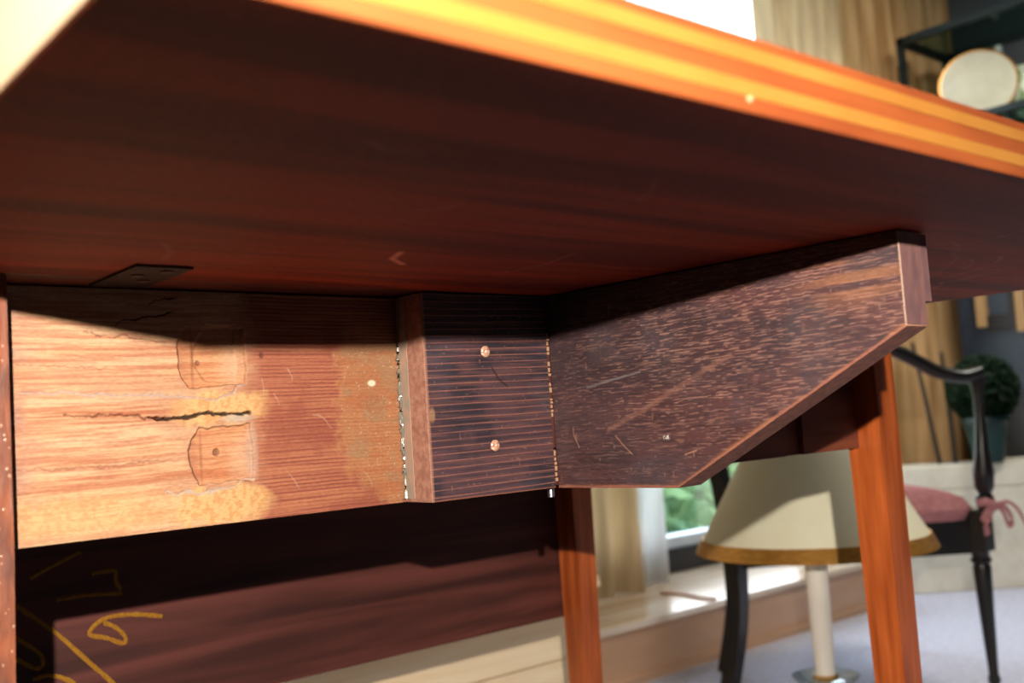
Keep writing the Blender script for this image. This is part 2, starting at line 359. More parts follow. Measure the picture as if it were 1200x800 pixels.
# hanging leaf on the far side with chalk scrawl on its inner face
HANG = box('hanging_leaf', M['hang'], PX0, LX1, 0.3995, 0.3995 + TH, 0.3935, ZT + TH - 0.001, T, 0.0012)
chalk = [[(0.121, 0.522), (0.139, 0.53), (0.161, 0.538)], [(0.17, 0.519), (0.188, 0.519), (0.189, 0.51), (0.193, 0.502)], [(0.141, 0.502), (0.164, 0.502), (0.194, 0.499)],
         [(0.228, 0.474), (0.201, 0.48), (0.178, 0.48), (0.166, 0.47), (0.18, 0.464), (0.194, 0.457), (0.195, 0.463), (0.187, 0.472), (0.178, 0.477)],
         [(0.109, 0.503), (0.126, 0.488), (0.142, 0.473), (0.165, 0.447), (0.183, 0.427), (0.195, 0.41)], [(0.108, 0.478), (0.126, 0.462), (0.129, 0.453), (0.125, 0.45), (0.119, 0.453), (0.108, 0.461)],
         [(0.121, 0.442), (0.132, 0.443), (0.143, 0.439), (0.153, 0.432)]]
for s in chalk:
    bm = bmesh.new(); pp = smoothpath([(x, 0.3993, z) for x, z in s], 6)
    tube(bm, pp, [0.0014 + 0.0007 * random.random() for _ in pp], 6, (1, 1), Vector((0, 1, 0)))
    for v in bm.verts: v.co.y = 0.3993 + (v.co.y - 0.3993) * 0.25
    from_bm('chalk_mark', bm, M['chalk'], HANG)

# legs: square, inner faces taper downward
def leg(x0, x1, y0, y1, tx, ty, ma=None):
    bm = bmesh.new(); zs = (0.0, ZT - 0.12, ZT)
    rings = []
    for z, t in zip(zs, (0.008, 0, 0)):
        a0 = x0 + (t if tx < 0 else 0); a1 = x1 - (t if tx > 0 else 0); b0 = y0 + (t if ty < 0 else 0); b1 = y1 - (t if ty > 0 else 0)
        rings.append([bm.verts.new(p) for p in ((a0, b0, z), (a1, b0, z), (a1, b1, z), (a0, b1, z))])
    for i in range(2):
        for k in range(4): bm.faces.new((rings[i][k], rings[i][(k + 1) % 4], rings[i + 1][(k + 1) % 4], rings[i + 1][k]))
    bm.faces.new(rings[0][::-1]); bm.faces.new(rings[2])
    ed = [e for e in bm.edges if abs(e.verts[0].co.z - e.verts[1].co.z) > 0.05]
    bmesh.ops.bevel(bm, geom=ed, offset=0.0012, segments=2, affect='EDGES')
    from_bm('leg', bm, ma or M['leg'], T)
LX = 0.6956; LW = 0.0314
leg(-LW, 0, -0.0261, -0.0261 + LW, 1, 1, mat('scuffed leg', (104, 50, 20), 0.5, 0.4, col2=(72, 32, 12), scale=(200, 200, 60), bump=0.5)); leg(LX, LX + LW, -0.0261, -0.0261 + LW, -1, 1)
leg(-LW, 0, 0.3958 - LW, 0.3958, 1, -1); leg(LX, LX + LW, 0.3958 - LW, 0.3958, -1, -1)
ZA = ZT - 0.12
# beads of old varnish on the near left leg
bm = bmesh.new(); rs = random.Random(12)
for k in range(70):
    z = ZT - rs.uniform(0.01, 0.20) if k < 60 else ZT - rs.uniform(0.2, 0.3); r = rs.uniform(0.0003, 0.0008); x = -rs.uniform(0.0008, 0.012)
    q = bmesh.ops.create_icosphere(bm, subdivisions=1, radius=r)['verts']
    for v in q: v.co = Vector((v.co.x, v.co.y * .5, v.co.z * 1.3)) + Vector((x, -0.0261, z))
o = from_bm('varnish_beads', bm, M['vbead'], T, True); o['kind'] = 'stuff'
# aprons
box('end_apron', M['dark'], LX + 0.005, LX + 0.022, 0.0053, 0.3644, ZA, ZT - 0.0005, T)
box('end_apron', M['dark'], -0.022, -0.005, 0.0053, 0.3644, ZA, ZT - 0.0005, T)
box('far_apron', M['dark'], 0, LX, 0.352, 0.3699, ZA, ZT - 0.0005, T)

def apron_face():
    nx, nz = 1050, 330; x1 = 0.2230
    X, Z = np.meshgrid(np.linspace(0.0, x1, nx), np.linspace(ZA, ZT - 0.0008, nz), indexing='ij')
    x = X; z = Z - ZT                      # z from -0.12 to 0
    gw = 0.0012 * (fbm(x * 25, z * 12, 5) - .5) * 2
    gr = fbm(x * 22, (z + gw) * 900, 31, 3)             # grain streaks along X
    ridge = 0.5 + 0.5 * np.sin((z + gw * 0.5) * 2 * math.pi / 0.0020 + 1.5 * vnoise(x * 18, z * 60, 9))
    mid = fbm(x * 14, z * 220, 41, 3)
    c = np.tile(lin((234, 180, 134)), (nx, nz, 1))
    c = mixc(c, (196, 116, 80), 0.55 * sst(0.47, 0.68, gr)); c = mixc(c, (246, 204, 160), 0.5 * sst(0.5, 0.3, mid)); c = mixc(c, (190, 108, 78), 0.5 * sst(0.5, 0.66, fbm(x * 60, (z + gw) * 1700, 33, 3))); c = mixc(c, (206, 146, 116), 0.35 * sst(0.45, 0.6, fbm(x * 30, z * 50, 35)))
    # redder sawn zone to the right
    red = sst(0.112, 0.134, x + 0.012 * (fbm(x * 60, z * 60, 55) - .5) * 2)
    cr_ = np.tile(lin((190, 112, 84)), (nx, nz, 1)); cr_ = mixc(cr_, (126, 58, 50), 0.65 * sst(0.5, 0.95, ridge)); cr_ = mixc(cr_, (226, 150, 104), 0.4 * sst(0.45, 0.7, gr))
    cr_ = mixc(cr_, (158, 80, 64), 0.5 * sst(0.45, 0.65, fbm(x * 40, z * 40, 61)))
    c = c * (1 - red[..., None]) + cr_ * red[..., None]
    lft = 0.55 * blob(x, z, 0.05, -0.062, 0.06, 0.0045, .8) + 0.5 * blob(x, z, 0.045, -0.093, 0.06, 0.010, .8) + 0.4 * blob(x, z, 0.05, -0.028, 0.05, 0.010, .8)
    c = mixc(c, (192, 104, 66), np.clip(lft, 0, 1) * sst(0.40, 0.60, gr))
    # pale scraped patches
    n1 = 0.005 * (fbm(x * 150, z * 150, 71) - .5) * 2
    pt = np.maximum.reduce([blob(x + n1, z + n1, 0.108, -0.0605, 0.024, 0.0075, .3, 3), blob(x + n1, z + n1, 0.106, -0.110, 0.026, 0.0085, .25, 3), 0.7 * blob(x + n1, z, 0.035, -0.108, 0.05, 0.009, .6, 2)])
    c = mixc(c, (248, 196, 132), pt * 0.85); c = mixc(c, (214, 140, 80), pt * 0.5 * sst(0.45, 0.6, fbm(x * 500, z * 500, 81, 2)))
    # glue ghost
    gh = blob(x + 1.5 * n1, z, 0.200, -0.062, 0.0235, 0.047, .10, 3.0) * sst(-.012, -.02, z)
    gh = np.maximum(gh, blob(x + 1.5 * n1, z, 0.209, -0.09, 0.013, 0.034, .15))
    c = mixc(c, (204, 142, 92), gh * 0.6); c = mixc(c, (180, 136, 100), gh * 0.7 * sst(0.5, 0.66, fbm(x * 90, z * 90, 91)))
    c = mixc(c, (186, 104, 66), gh * 0.45 * sst(0.52, 0.7, fbm(x * 70 + 9, z * 240, 95)))
    sp = sst(0.88, 0.95, vnoise(x * 1500, z * 1500, 97)); c = mixc(c, (240, 214, 180), gh * sp * 0.7)
    c = mixc(c, (255, 240, 205), blob(x, z, 0.199, -0.0505, 0.0026, 0.0018, .3))
    c = mixc(c, (150, 92, 88), 0.5 * sst(0.016, 0.002, x) * sst(0.4, 0.6, fbm(x * 300, z * 300, 99)))
    c = mixc(c, (168, 128, 120), 0.45 * (1 - sst(0.0, 0.024, x)) * sst(0.45, 0.6, fbm(x * 120, z * 160, 103)))
    # relief
    dY = 0.00022 * (gr - 0.5) + 0.00022 * (ridge - .5) * red + 0.0003 * gh
    def recess(cx, cz, hx, hz, dep, seed, x=x, z=z):
        qx = x + 0.0015 * (fbm(x * 110, z * 110, seed) - .5) * 2.6
        z = z + 0.0020 * (fbm(x * 90, z * 90, seed + 7) - .5) * 2 if True else z
        right = sst(hx, hx - 0.0012, qx - cx); left = sst(-hx, -hx + 0.002 , (qx - cx) - 0.006 * ((z - cz) / hz) ** 2)
        v = sst(hz, hz - 0.001, np.abs(z - cz)); return dep * right * left * v
    r1 = recess(0.103, -0.0345, 0.0190, 0.0155, 1, 111); r2 = recess(0.106, -0.0845, 0.0180, 0.0150, 1, 112)
    inner1 = recess(0.106, -0.033, 0.0120, 0.0150, 1, 113)
    dY -= 0.0022 * r1 + 0.0016 * r2 + 0.0008 * inner1
    c = mixc(c, (232, 160, 108), 0.6 * r1); c = mixc(c, (236, 158, 104), 0.55 * r2); c = mixc(c, (198, 112, 74), 0.55 * r2 * sst(0.45, 0.6, gr)); c = mixc(c, (205, 122, 80), 0.5 * r1 * sst(0.45, 0.6, gr))
    # chisel outlines, with shade painted at top and left, light on the right walls
    for r, cx_, cz_ in ((r1, 0.103, -0.0345), (r2, 0.106, -0.0845)):
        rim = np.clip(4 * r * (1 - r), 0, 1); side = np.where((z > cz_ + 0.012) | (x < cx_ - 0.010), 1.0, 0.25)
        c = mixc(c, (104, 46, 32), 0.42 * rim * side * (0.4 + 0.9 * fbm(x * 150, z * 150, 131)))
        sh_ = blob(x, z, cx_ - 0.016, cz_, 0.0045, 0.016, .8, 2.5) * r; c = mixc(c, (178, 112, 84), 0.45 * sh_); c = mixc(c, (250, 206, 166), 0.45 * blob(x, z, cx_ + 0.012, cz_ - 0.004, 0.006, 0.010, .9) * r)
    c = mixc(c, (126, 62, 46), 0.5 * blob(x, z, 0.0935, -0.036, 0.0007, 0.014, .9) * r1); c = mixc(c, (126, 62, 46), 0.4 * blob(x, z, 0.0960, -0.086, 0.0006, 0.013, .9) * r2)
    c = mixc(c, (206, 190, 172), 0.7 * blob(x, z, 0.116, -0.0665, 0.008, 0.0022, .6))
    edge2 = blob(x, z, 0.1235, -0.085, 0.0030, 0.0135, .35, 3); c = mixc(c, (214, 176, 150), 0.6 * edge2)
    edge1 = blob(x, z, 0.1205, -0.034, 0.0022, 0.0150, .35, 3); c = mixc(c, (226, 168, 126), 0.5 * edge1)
    # cracks and knife lines
    def crack(pts, wd, depth, col_, a=0.85):
        nonlocal c, dY
        xm = 0.5 * (pts[0][0] + pts[-1][0]); hl = max(0.004, 0.5 * abs(pts[-1][0] - pts[0][0])); wv = wd * (0.35 + 1.0 * fbm(x * 160, z * 160, 123, 3)) * (1 - 0.55 * np.clip(np.abs(x - xm) / hl, 0, 1) ** 2)
        d = segd(x + 0.0012 * (fbm(x * 130, z * 130, 119) - .5) * 2, z + 0.0022 * (fbm(x * 170, z * 120, 121) - .5) * 2, pts); k = 1 - sst(wv * 0.35, wv, d); dY = dY - depth * k; c = mixc(c, col_, a * k)
    crack([(0.070, -0.0640), (0.088, -0.0655), (0.100, -0.0625), (0.108, -0.064), (0.124, -0.0640)], 0.0017, 0.0024, (34, 12, 8), .95); crack([(0.030, -0.0620), (0.060, -0.0632), (0.080, -0.0645)], 0.0007, 0.0010, (96, 40, 26), .7)
    crack([(0.055, -0.0190), (0.068, -0.0140), (0.084, -0.0120)], 0.0006, 0.001, (40, 16, 12)); crack([(0.072, -0.007), (0.086, -0.005)], 0.0006, 0.001, (40, 16, 12))
    crack([(0.040, -0.0225), (0.060, -0.0245), (0.080, -0.026)], 0.0005, 0.0008, (96, 40, 28), .6)
    crack([(0.010, -0.0500), (0.060, -0.0530), (0.090, -0.0545), (0.104, -0.0560), (0.112, -0.0535), (0.121, -0.050)], 0.0013, 0.0004, (206, 176, 160), .8)
    crack([(0.008, -0.0850), (0.050, -0.0870), (0.084, -0.0860)], 0.0008, 0.0005, (176, 108, 84), .6)
    crack([(0.076, -0.1020), (0.100, -0.1030), (0.112, -0.1010), (0.124, -0.098)], 0.0014, 0.0004, (216, 190, 168), .8)
    crack([(0.010, -0.038), (0.050, -0.0395)], 0.0005, 0.0005, (150, 76, 52), .6)
    for hx, hz, hr in ((0.1045, -0.0835, 0.0018), (0.097, -0.0375, 0.0012), (0.1315, -0.034, 0.0013), (0.004, -0.0715, 0.002)):
        k = blob(x, z, hx, hz, hr, hr, .3); dY -= 0.0012 * k; c = mixc(c, (120, 66, 50), .7 * k)
    for (ax, az, bx_, bz) in ((0.137, -0.055, 0.140, -0.060), (0.142, -0.095, 0.150, -0.106), (0.16, -0.066, 0.172, -0.074), (0.146, -0.041, 0.149, -0.047), (0.131, -0.046, 0.131, -0.053), (0.19, -0.10, 0.196, -0.108)):
        crack([(ax, az), (ax * .5 + bx_ * .5 + .0006, az * .5 + bz * .5), (bx_, bz)], 0.0005, 0.0, (232, 190, 160), .45)
    Y = -dY
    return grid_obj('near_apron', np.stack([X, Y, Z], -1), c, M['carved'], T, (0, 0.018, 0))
apron_face()
ap2 = box('near_apron', M['apron_dark'], 0.2230, LX, 0.0, 0.018, ZA, ZT - 0.0008, T, 0.0006)
# fixed rail block at the far right end of the near apron, small notch left open between them
box('rail_block', M['apron_dark'], 0.612, LX, -0.005, 0.0, ZA, ZT - 0.0008, T, 0.0006)
box('rail_block', M['apron_dark'], 0.330, 0.588, -0.005, 0.0, ZA, ZT - 0.0008, T, 0.0006)

# hinge rail (fixed half of the wooden knuckle hinge)
X0, X1, YT = 0.2187, 0.3130, -0.0261
def rail_face():
    nx, nz = 480, 420
    X, Z = np.meshgrid(np.linspace(X0, X1, nx), np.linspace(ZA, ZT - 0.0008, nz), indexing='ij'); x = X - X0; z = Z - ZT
    wob = 0.0006 * (vnoise(x * 30, z * 30, 7) - .5)
    ph = ((z + wob - 0.015 * x) / 0.0040) % 1.0; line = np.exp(-((ph - .5) / 0.075) ** 2)
    ph2 = ((z + wob) / 0.0013) % 1.0
    n = fbm(x * 35, z * 35, 12); g2 = fbm(x * 30, z * 700, 14, 3)
    c = np.tile(lin((98, 70, 76)), (nx, nz, 1)); c = mixc(c, (62, 52, 62), sst(0.40, 0.66, n)); c = mixc(c, (86, 82, 92), 0.45 * sst(0.55, 0.75, fbm(x * 22 + 3, z * 22, 15)))
    c = mixc(c, (134, 86, 78), 0.5 * sst(0.5, 0.75, g2)); c = mixc(c, (52, 34, 40), 0.4 * sst(0.5, 0.3, g2))
    lm = line * (0.45 + 0.5 * vnoise(x * 90, z * 400, 16)) * sst(0.2, 0.5, fbm(x * 14, z * 300, 17) + 0.1)
    c = mixc(c, (196, 126, 108), np.clip(lm, 0, .7))
    c = mixc(c, (186, 112, 80), 0.8 * sst(0.0012, 0.0, np.abs(z + 0.12))); c = mixc(c, (210, 150, 120), 0.7 * sst(0.0022, 0.0005, x) )
    sp = sst(0.9, 0.96, vnoise(x * 500, z * 500, 18)); c = mixc(c, (190, 140, 116), 0.4 * sp)
    c = mixc(c, (200, 150, 110), 0.7 * blob(x, z, 0.003, -0.071, 0.002, 0.004, .4)); c = mixc(c, (46, 34, 34), .7 * (1 - sst(0.0004, 0.001, segd(x, z, [(0.049, -0.045), (0.054, -0.052), (0.060, -0.056)]))))
    Y = YT + 0.00025 * (1 - line) - 0.0002 * (g2 - .5)
    return grid_obj('hinge_rail', np.stack([X, Y, Z], -1), c, M['carved2'], T, (0, -YT - 0.0006, 0))
RAIL = rail_face()
M['film'] = mat('grey glue film', (116, 106, 92), 0.5, 0.4, col2=(142, 110, 92), scale=(160, 160, 120), bump=0.4)
M['endgrain'] = mat('rail end grain', (138, 98, 80), 0.7, 0.2, col2=(116, 76, 62), scale=(300, 300, 300), bump=0.3)
box('end_grain', M['endgrain'], X0 - 0.0005, X0, YT + 0.0004, -0.0006, ZA + 0.0004, ZT - 0.001, RAIL)
box('grey_glue_film', M['film'], X0 - 0.0009, X0 - 0.0005, -0.0098, -0.0006, ZA + 0.002, ZT - 0.0012, RAIL)
# glue line between rail and apron
bm = bmesh.new()
pp = []; zz = np.linspace(-0.118, -0.020, 40)
rs = random.Random(5)
for q in zz: pp.append((X0 - 0.0012 + rs.uniform(-0.0006, 0.0006), -0.0012, ZT + q))
tube(bm, pp, [0.0013 + rs.uniform(-.0003, .0003) for _ in pp], 6)
from_bm('glue_line', bm, M['glue'], RAIL, True)
bm = bmesh.new()
for z0, z1 in ((-0.052, -0.066), (-0.068, -0.083), (-0.086, -0.094), (-0.101, -0.104)):
    tube(bm, smoothpath([(X0 - 0.0020, -0.0012, ZT + z0), (X0 - 0.0026 + rs.uniform(-.0006, .0006), -0.0030, ZT + z0 * .6 + z1 * .4), (X0 - 0.0018, -0.0028, ZT + z0 * .2 + z1 * .8), (X0 - 0.0014, -0.001, ZT + z1)], 4), 0.0008, 6)
from_bm('glue_drip', bm, mat('glassy glue', (96, 94, 86), 0.12, 0.9), RAIL, True)
# two brass screws
for sx_, sz_ in ((0.0445, -0.0350), (0.0475, -0.0910)):
    bm = bmesh.new(); lathe(bm, [(0.0033, 0), (0.0034, 0.0006), (0.0026, 0.0012), (0.0008, 0.0015)], seg=14)
    for v in bm.verts:
        if abs(v.co.y - v.co.x * 0.6) < 0.0006: v.co.z -= 0.0006
    bmesh.ops.rotate(bm, verts=bm.verts, cent=(0, 0, 0), matrix=Matrix.Rotation(math.pi / 2, 3, 'X')); bmesh.ops.translate(bm, verts=bm.verts, vec=(X0 + sx_, YT + 0.0003, ZT + sz_))
    from_bm('screw', bm, M['screw'], RAIL)

# swinging fly bracket, opened square to the apron
ang = -1.5286; D = Vector((math.cos(ang), math.sin(ang), 0)); Nn = Vector((-D.y, D.x, 0))   # Nn points to +X (back of bracket)
OB = Vector((0.3151, YT, ZT))
BL, BC, BO, BT = 0.2337, 0.0936, 0.0454, 0.0205
def bottom(s): return np.where(s < BC, -0.12, -0.12 + (s - BC) / (BL - BC) * (0.12 - BO))
def bracket():
    ns, nz = 760, 400
    s, t = np.meshgrid(np.linspace(0.0, BL, ns), np.linspace(0, 1, nz), indexing='ij')
    zb = bottom(s); z = zb + (-0.0008 - zb) * t
    wob = 0.0015 * (fbm(s * 12, z * 18, 201) - .5) * 2 - 0.02 * s
    fine = fbm(s * 45, (z + wob) * 900, 203, 3); dash = 0.6 * vnoise(s * 300, (z + wob) * 2300, 205) + 0.4 * vnoise(s * 110, (z + wob) * 1300, 206); n = fbm(s * 20, z * 26, 207); n2 = fbm(s * 55, z * 70, 209)
    c = np.tile(lin((104, 64, 62)), s.shape + (1,)); c = mixc(c, (78, 52, 54), sst(0.42, 0.62, n)); c = mixc(c, (60, 38, 38), 0.6 * sst(0.5, 0.66, fine)); c = mixc(c, (112, 100, 104), 0.30 * sst(0.52, 0.80, fbm(s * 22 + 4, z * 26, 211)))
    # reddish wear towards the outer end
    out = sst(0.06, 0.23, s); c = mixc(c, (128, 66, 54), 0.45 * out * sst(0.4, 0.6, n2))
    stripe = 0.5 + 0.5 * np.sin((z + wob) * 2 * math.pi / 0.0017 + 2.0 * vnoise(s * 25, z * 90, 233))
    band = blob(s, z, 0.175, -0.030, 0.085, 0.040, .5) + 0.55 * blob(s, z, 0.125, -0.06, 0.10, 0.045, .6)
    dens = np.clip(0.25 + band, 0, 1.0)
    dm = sst(0.64 - 0.14 * dens, 0.80 - 0.14 * dens, dash) * (0.35 + 0.65 * n2)
    c = mixc(c, (94, 78, 82), 0.35 * sst(0.40, 0.70, fbm(s * 9, z * 16, 231))); c = mixc(c, (206, 150, 130), np.clip(dm, 0, 0.95) * (0.14 + 0.50 * dens * (0.25 + 0.95 * stripe)))
    c = mixc(c, (196, 132, 92), 0.55 * blob(s, z, 0.212, -0.017, 0.028, 0.013, .7) * sst(0.42, 0.6, vnoise(s * 30, (z + wob) * 330, 215)))
    # scratches
    rs2 = np.random.RandomState(8)
    def scr(pts, wd, col_, a):
        nonlocal c
        c = mixc(c, col_, a * (1 - sst(wd * .3, wd, segd(s, z, pts))) * (0.5 + 0.5 * n2))
    scr([(0.045, -0.086), (0.075, -0.075), (0.105, -0.062), (0.135, -0.050)], 0.0022, (180, 124, 104), .42)
    scr([(0.030, -0.060), (0.050, -0.057), (0.072, -0.054)], 0.0010, (160, 150, 146), .6)
    scr([(0.05, -0.090), (0.056, -0.096), (0.062, -0.101)], 0.0006, (214, 150, 116), .8)
    scr([(0.10, -0.102), (0.108, -0.100)], 0.0006, (214, 150, 116), .8); scr([(0.016, -0.084), (0.016, -0.088), (0.020, -0.096)], 0.0005, (226, 170, 130), .8)
    for i in range(16):
        a0 = rs2.rand() * 0.2; b0 = -0.03 - rs2.rand() * 0.085; an = rs2.rand() * 3.1; l = 0.003 + rs2.rand() * 0.012
        scr([(a0, b0), (a0 + l * math.cos(an), b0 + l * math.sin(an) * .7)], 0.0004, (180, 128, 108), .32)
    sp = sst(0.90, 0.97, vnoise(s * 330, z * 330, 221)); c = mixc(c, (190, 140, 116), .35 * sp)
    c = mixc(c, (240, 226, 210), blob(s, z, 0.088, -0.092, 0.0022, 0.0014, .5) * sst(.4, .5, vnoise(s * 1500, z * 1500, 5)))
    # worn arrises
    de = (z - zb); wr = sst(0.0020, 0.0004, de + 0.0012 * (fbm(s * 120, z * 0, 225) - .5))
    c = mixc(c, (196, 124, 96), 0.75 * wr); c = mixc(c, (226, 190, 160), 0.85 * sst(0.0010, 0.0003, BL - s)); c = mixc(c, (196, 130, 92), 0.5 * sst(0.004, 0.0, de) * sst(.45, .6, n2) * sst(.08, .1, s))
    off = 0.0003 * (fine - .5) + 0.0002 * (dash - .5)
    Pn = np.array(OB)[None, None] + s[..., None] * np.array(D) + off[..., None] * np.array(Nn); Pn[..., 2] = ZT + z
    return grid_obj('fly_bracket', Pn, c, M['carved2'], T, tuple(Nn * BT))
BR = bracket()
M['wornedge'] = mat('worn bracket edge', (112, 66, 51), 0.65, 0.3, col2=(84, 46, 38), scale=(260, 260, 260), bump=0.4, detail=5)
M['bend'] = mat('bracket end grain', (107, 75, 70), 0.6, 0.25, col2=(84, 60, 62), scale=(120, 120, 60), bump=0.3, detail=5)
def bq(s, z, k=0.0): return OB + D * s + Nn * k + Vector((0, 0, z))
# bevelled lower edge strip and end face skins (raw wood shows there)
bm = bmesh.new(); prism(bm, [bq(BC, -0.1200), bq(BL, -BO), bq(BL, -BO - 0.0004), bq(BC, -0.1204)], Nn * BT); prism(bm, [bq(0.0, -0.1200), bq(BC, -0.1200), bq(BC, -0.1204), bq(0, -0.1204)], Nn * BT)
from_bm('worn_edge', bm, M['wornedge'], BR)
bm = bmesh.new(); prism(bm, [bq(BL, -0.001), bq(BL + 0.0004, -0.001), bq(BL + 0.0004, -BO + 0.0005), bq(BL, -BO + 0.0005)], Nn * BT)
from_bm('end_face', bm, M['bend'], BR)
bm = bmesh.new(); prism(bm, [bq(0.06, -0.001, BT), bq(BL + 0.0004, -0.001, BT), bq(BL + 0.0004, -0.0335, BT), bq(0.06, -0.0335, BT)], Nn * 0.0068)
bmesh.ops.recalc_face_normals(bm, faces=bm.faces); from_bm('back_batten', bm, M['bend'], BR)
# knuckles of the wooden hinge (alternating fingers) and its iron pin
zs = [-0.119, -0.096, -0.072, -0.048, -0.024, -0.001]
for i in range(5):
    bm = bmesh.new(); z0, z1 = zs[i] + 0.0006, zs[i + 1] - 0.0006
    tube(bm, [(0.3142, YT + 0.0075, ZT + z0), (0.3142, YT + 0.0075, ZT + z1)], 0.0072, 16, up=Vector((0, 1, 0)))
    from_bm('knuckle', bm, M['dark'], RAIL if i % 2 else BR, True)
bm = bmesh.new(); rs = random.Random(9); z = -0.024
while z > -0.118:
    h = rs.uniform(0.0012, 0.0034)
    if rs.random() < 0.72 and not (-0.078 > z > -0.094): bbox(bm, 0.3131, 0.3131 + rs.uniform(0.0009, 0.0016), YT - 0.0006, YT + 0.0015, ZT + z - h, ZT + z, 0.0002)
    z -= h + rs.uniform(0.0005, 0.0012)
o = from_bm('joint_splinters', bm, mat('raw splinters', (149, 112, 84), 0.7, 0.2), RAIL); o['kind'] = 'stuff'
bm = bmesh.new(); tube(bm, [(0.3155, YT + 0.008, ZT - 0.12), (0.3155, YT + 0.008, ZT - 0.1262)], 0.0022, 12, up=Vector((0, 1, 0))); from_bm('hinge_pin', bm, M['steel'], RAIL, True)
# iron table hinge let into the underside at the rule joint
def hinge(x0):
    bm = bmesh.new(); bbox(bm, x0, x0 + 0.026, -0.066, -0.006, ZT - 0.0012, ZT - 0.0001, 0.0003)
    h = from_bm('table_hinge', bm, M['tarn'], T)
    for k, yy in enumerate((-0.058, -0.044, -0.03)):
        bm = bmesh.new(); lathe(bm, [(0.003, -0.0018), (0.003, -0.0011)], (x0 + (0.009 if k % 2 else 0.017), yy, ZT), 12); from_bm('screw', bm, M['dark'], h)
hinge(0.041); hinge(0.60)

# ------------------------------------------------------------------ lamp
LC = Vector((1.3235, 0.4720, 0))
lamp = empty('table_lamp', LC, 'standing lamp with cream cone shade and gold trim behind the right table leg', 'lamp')
bm = bmesh.new(); zb_, zt_ = 0.392, 0.612; rb, rt = 0.186, 0.064
lathe(bm, [(rb, zb_), (rt, zt_), (rt - 0.003, zt_), (rb - 0.003, zb_), (rb, zb_)], seg=72, caps=False); from_bm('lamp_shade', bm, M['shade'], lamp, True)
bm = bmesh.new(); r2 = rb - (rb - rt) * 0.020 / 0.22
lathe(bm, [(rb + 0.0025, zb_ - 0.002), (r2 + 0.0036, zb_ + 0.020), (r2 - 0.002, zb_ + 0.018), (rb - 0.004, zb_ - 0.002), (rb + 0.0025, zb_ - 0.002)], seg=72, caps=False); from_bm('gold_trim', bm, M['gold'], lamp, True)
bm = bmesh.new(); lathe(bm, [(0.0155, 0.190), (0.0175, 0.30), (0.0188, 0.43), (0.010, 0.44), (0.010, 0.50)], seg=32); from_bm('candle_sleeve', bm, M['ivory'], lamp, True)
bm = bmesh.new(); lathe(bm, [(0.016, 0.182), (0.020, 0.184), (0.020, 0.189), (0.016, 0.191)], seg=32); from_bm('brass_collar', bm, M['brass'], lamp, True)
bm = bmesh.new(); lathe(bm, [(0.018, 0.174), (0.040, 0.178), (0.051, 0.189), (0.053, 0.189), (0.041, 0.172), (0.018, 0.168), (0.018, 0.174)], seg=40, caps=False); from_bm('glass_dish', bm, M['crystal'], lamp, True)
bm = bmesh.new(); lathe(bm, [(0.075, 0.0), (0.075, 0.012), (0.05, 0.02), (0.02, 0.035), (0.014, 0.06), (0.024, 0.09), (0.016, 0.12), (0.012, 0.15), (0.018, 0.17)], seg=36); from_bm('base', bm, M['brass'], lamp, True)
bm = bmesh.new()
for k in range(3):
    a = k * 2.094; tube(bm, [(0, 0, 0.585), (0.068 * math.cos(a), 0.068 * math.sin(a), 0.60)], 0.0015, 6)
tube(bm, [(0, 0, 0.50), (0, 0, 0.625)], 0.003, 8); from_bm('shade_carrier', bm, M['brass'], lamp, True)

# ------------------------------------------------------------------ pale wood chest behind the hanging leaf
chx = 1.14
pc_ = empty('wooden_chest', (0.45, 0.95, 0), 'low pale pine chest behind the hanging table leaf', 'chest')
M['pine'] = mat('pale pine', (250, 228, 194), 0.55, 0.3, col2=(236, 206, 164), scale=(2.5, 30, 44), detail=7, bump=0.1, wave=0.4)
for k in range(3): box('front_board', M['pine'], -0.30, chx - 0.45, -0.15, -0.13, 0.012 + k * 0.106, 0.116 + k * 0.106, pc_, 0.002)
box('carcass', M['pine'], -0.295, chx - 0.455, -0.13, 0.13, 0.0, 0.328, pc_); box('lid', M['pine'], -0.31, chx - 0.44, -0.16, 0.14, 0.33, 0.35, pc_, 0.003)

# ------------------------------------------------------------------ armchair
CA = Vector((0.7624, -0.6471, 0)); CB = Vector((0.651, 0.759, 0)).normalized()
C0 = Vector((-0.12255, -0.50087, 0))
def cp(lat, k, z): return C0 + CA * lat + CB * k + Vector((0, 0, z))
def pix(px, py, k):
    """world point of a measured station on the chair side, k metres off"""
    q = Fv + Rv * ((px - 600) / 1205.6) - Uv * ((py - 400) / 1205.6)
    return Vector((-0.12255061, -0.50087182, ZT - 0.07840536)) + q * k
base = cp(0.72, 2.33, 0)
CH = empty('armchair', base, 'black ebonised open armchair with pink seat cushion, right of the table leg', 'chair')
def loc(pts): return [Vector(p) - base for p in pts]
KN = 2.14
def fl0(p, z=0.0): p = Vector(p); p.z = z; return p
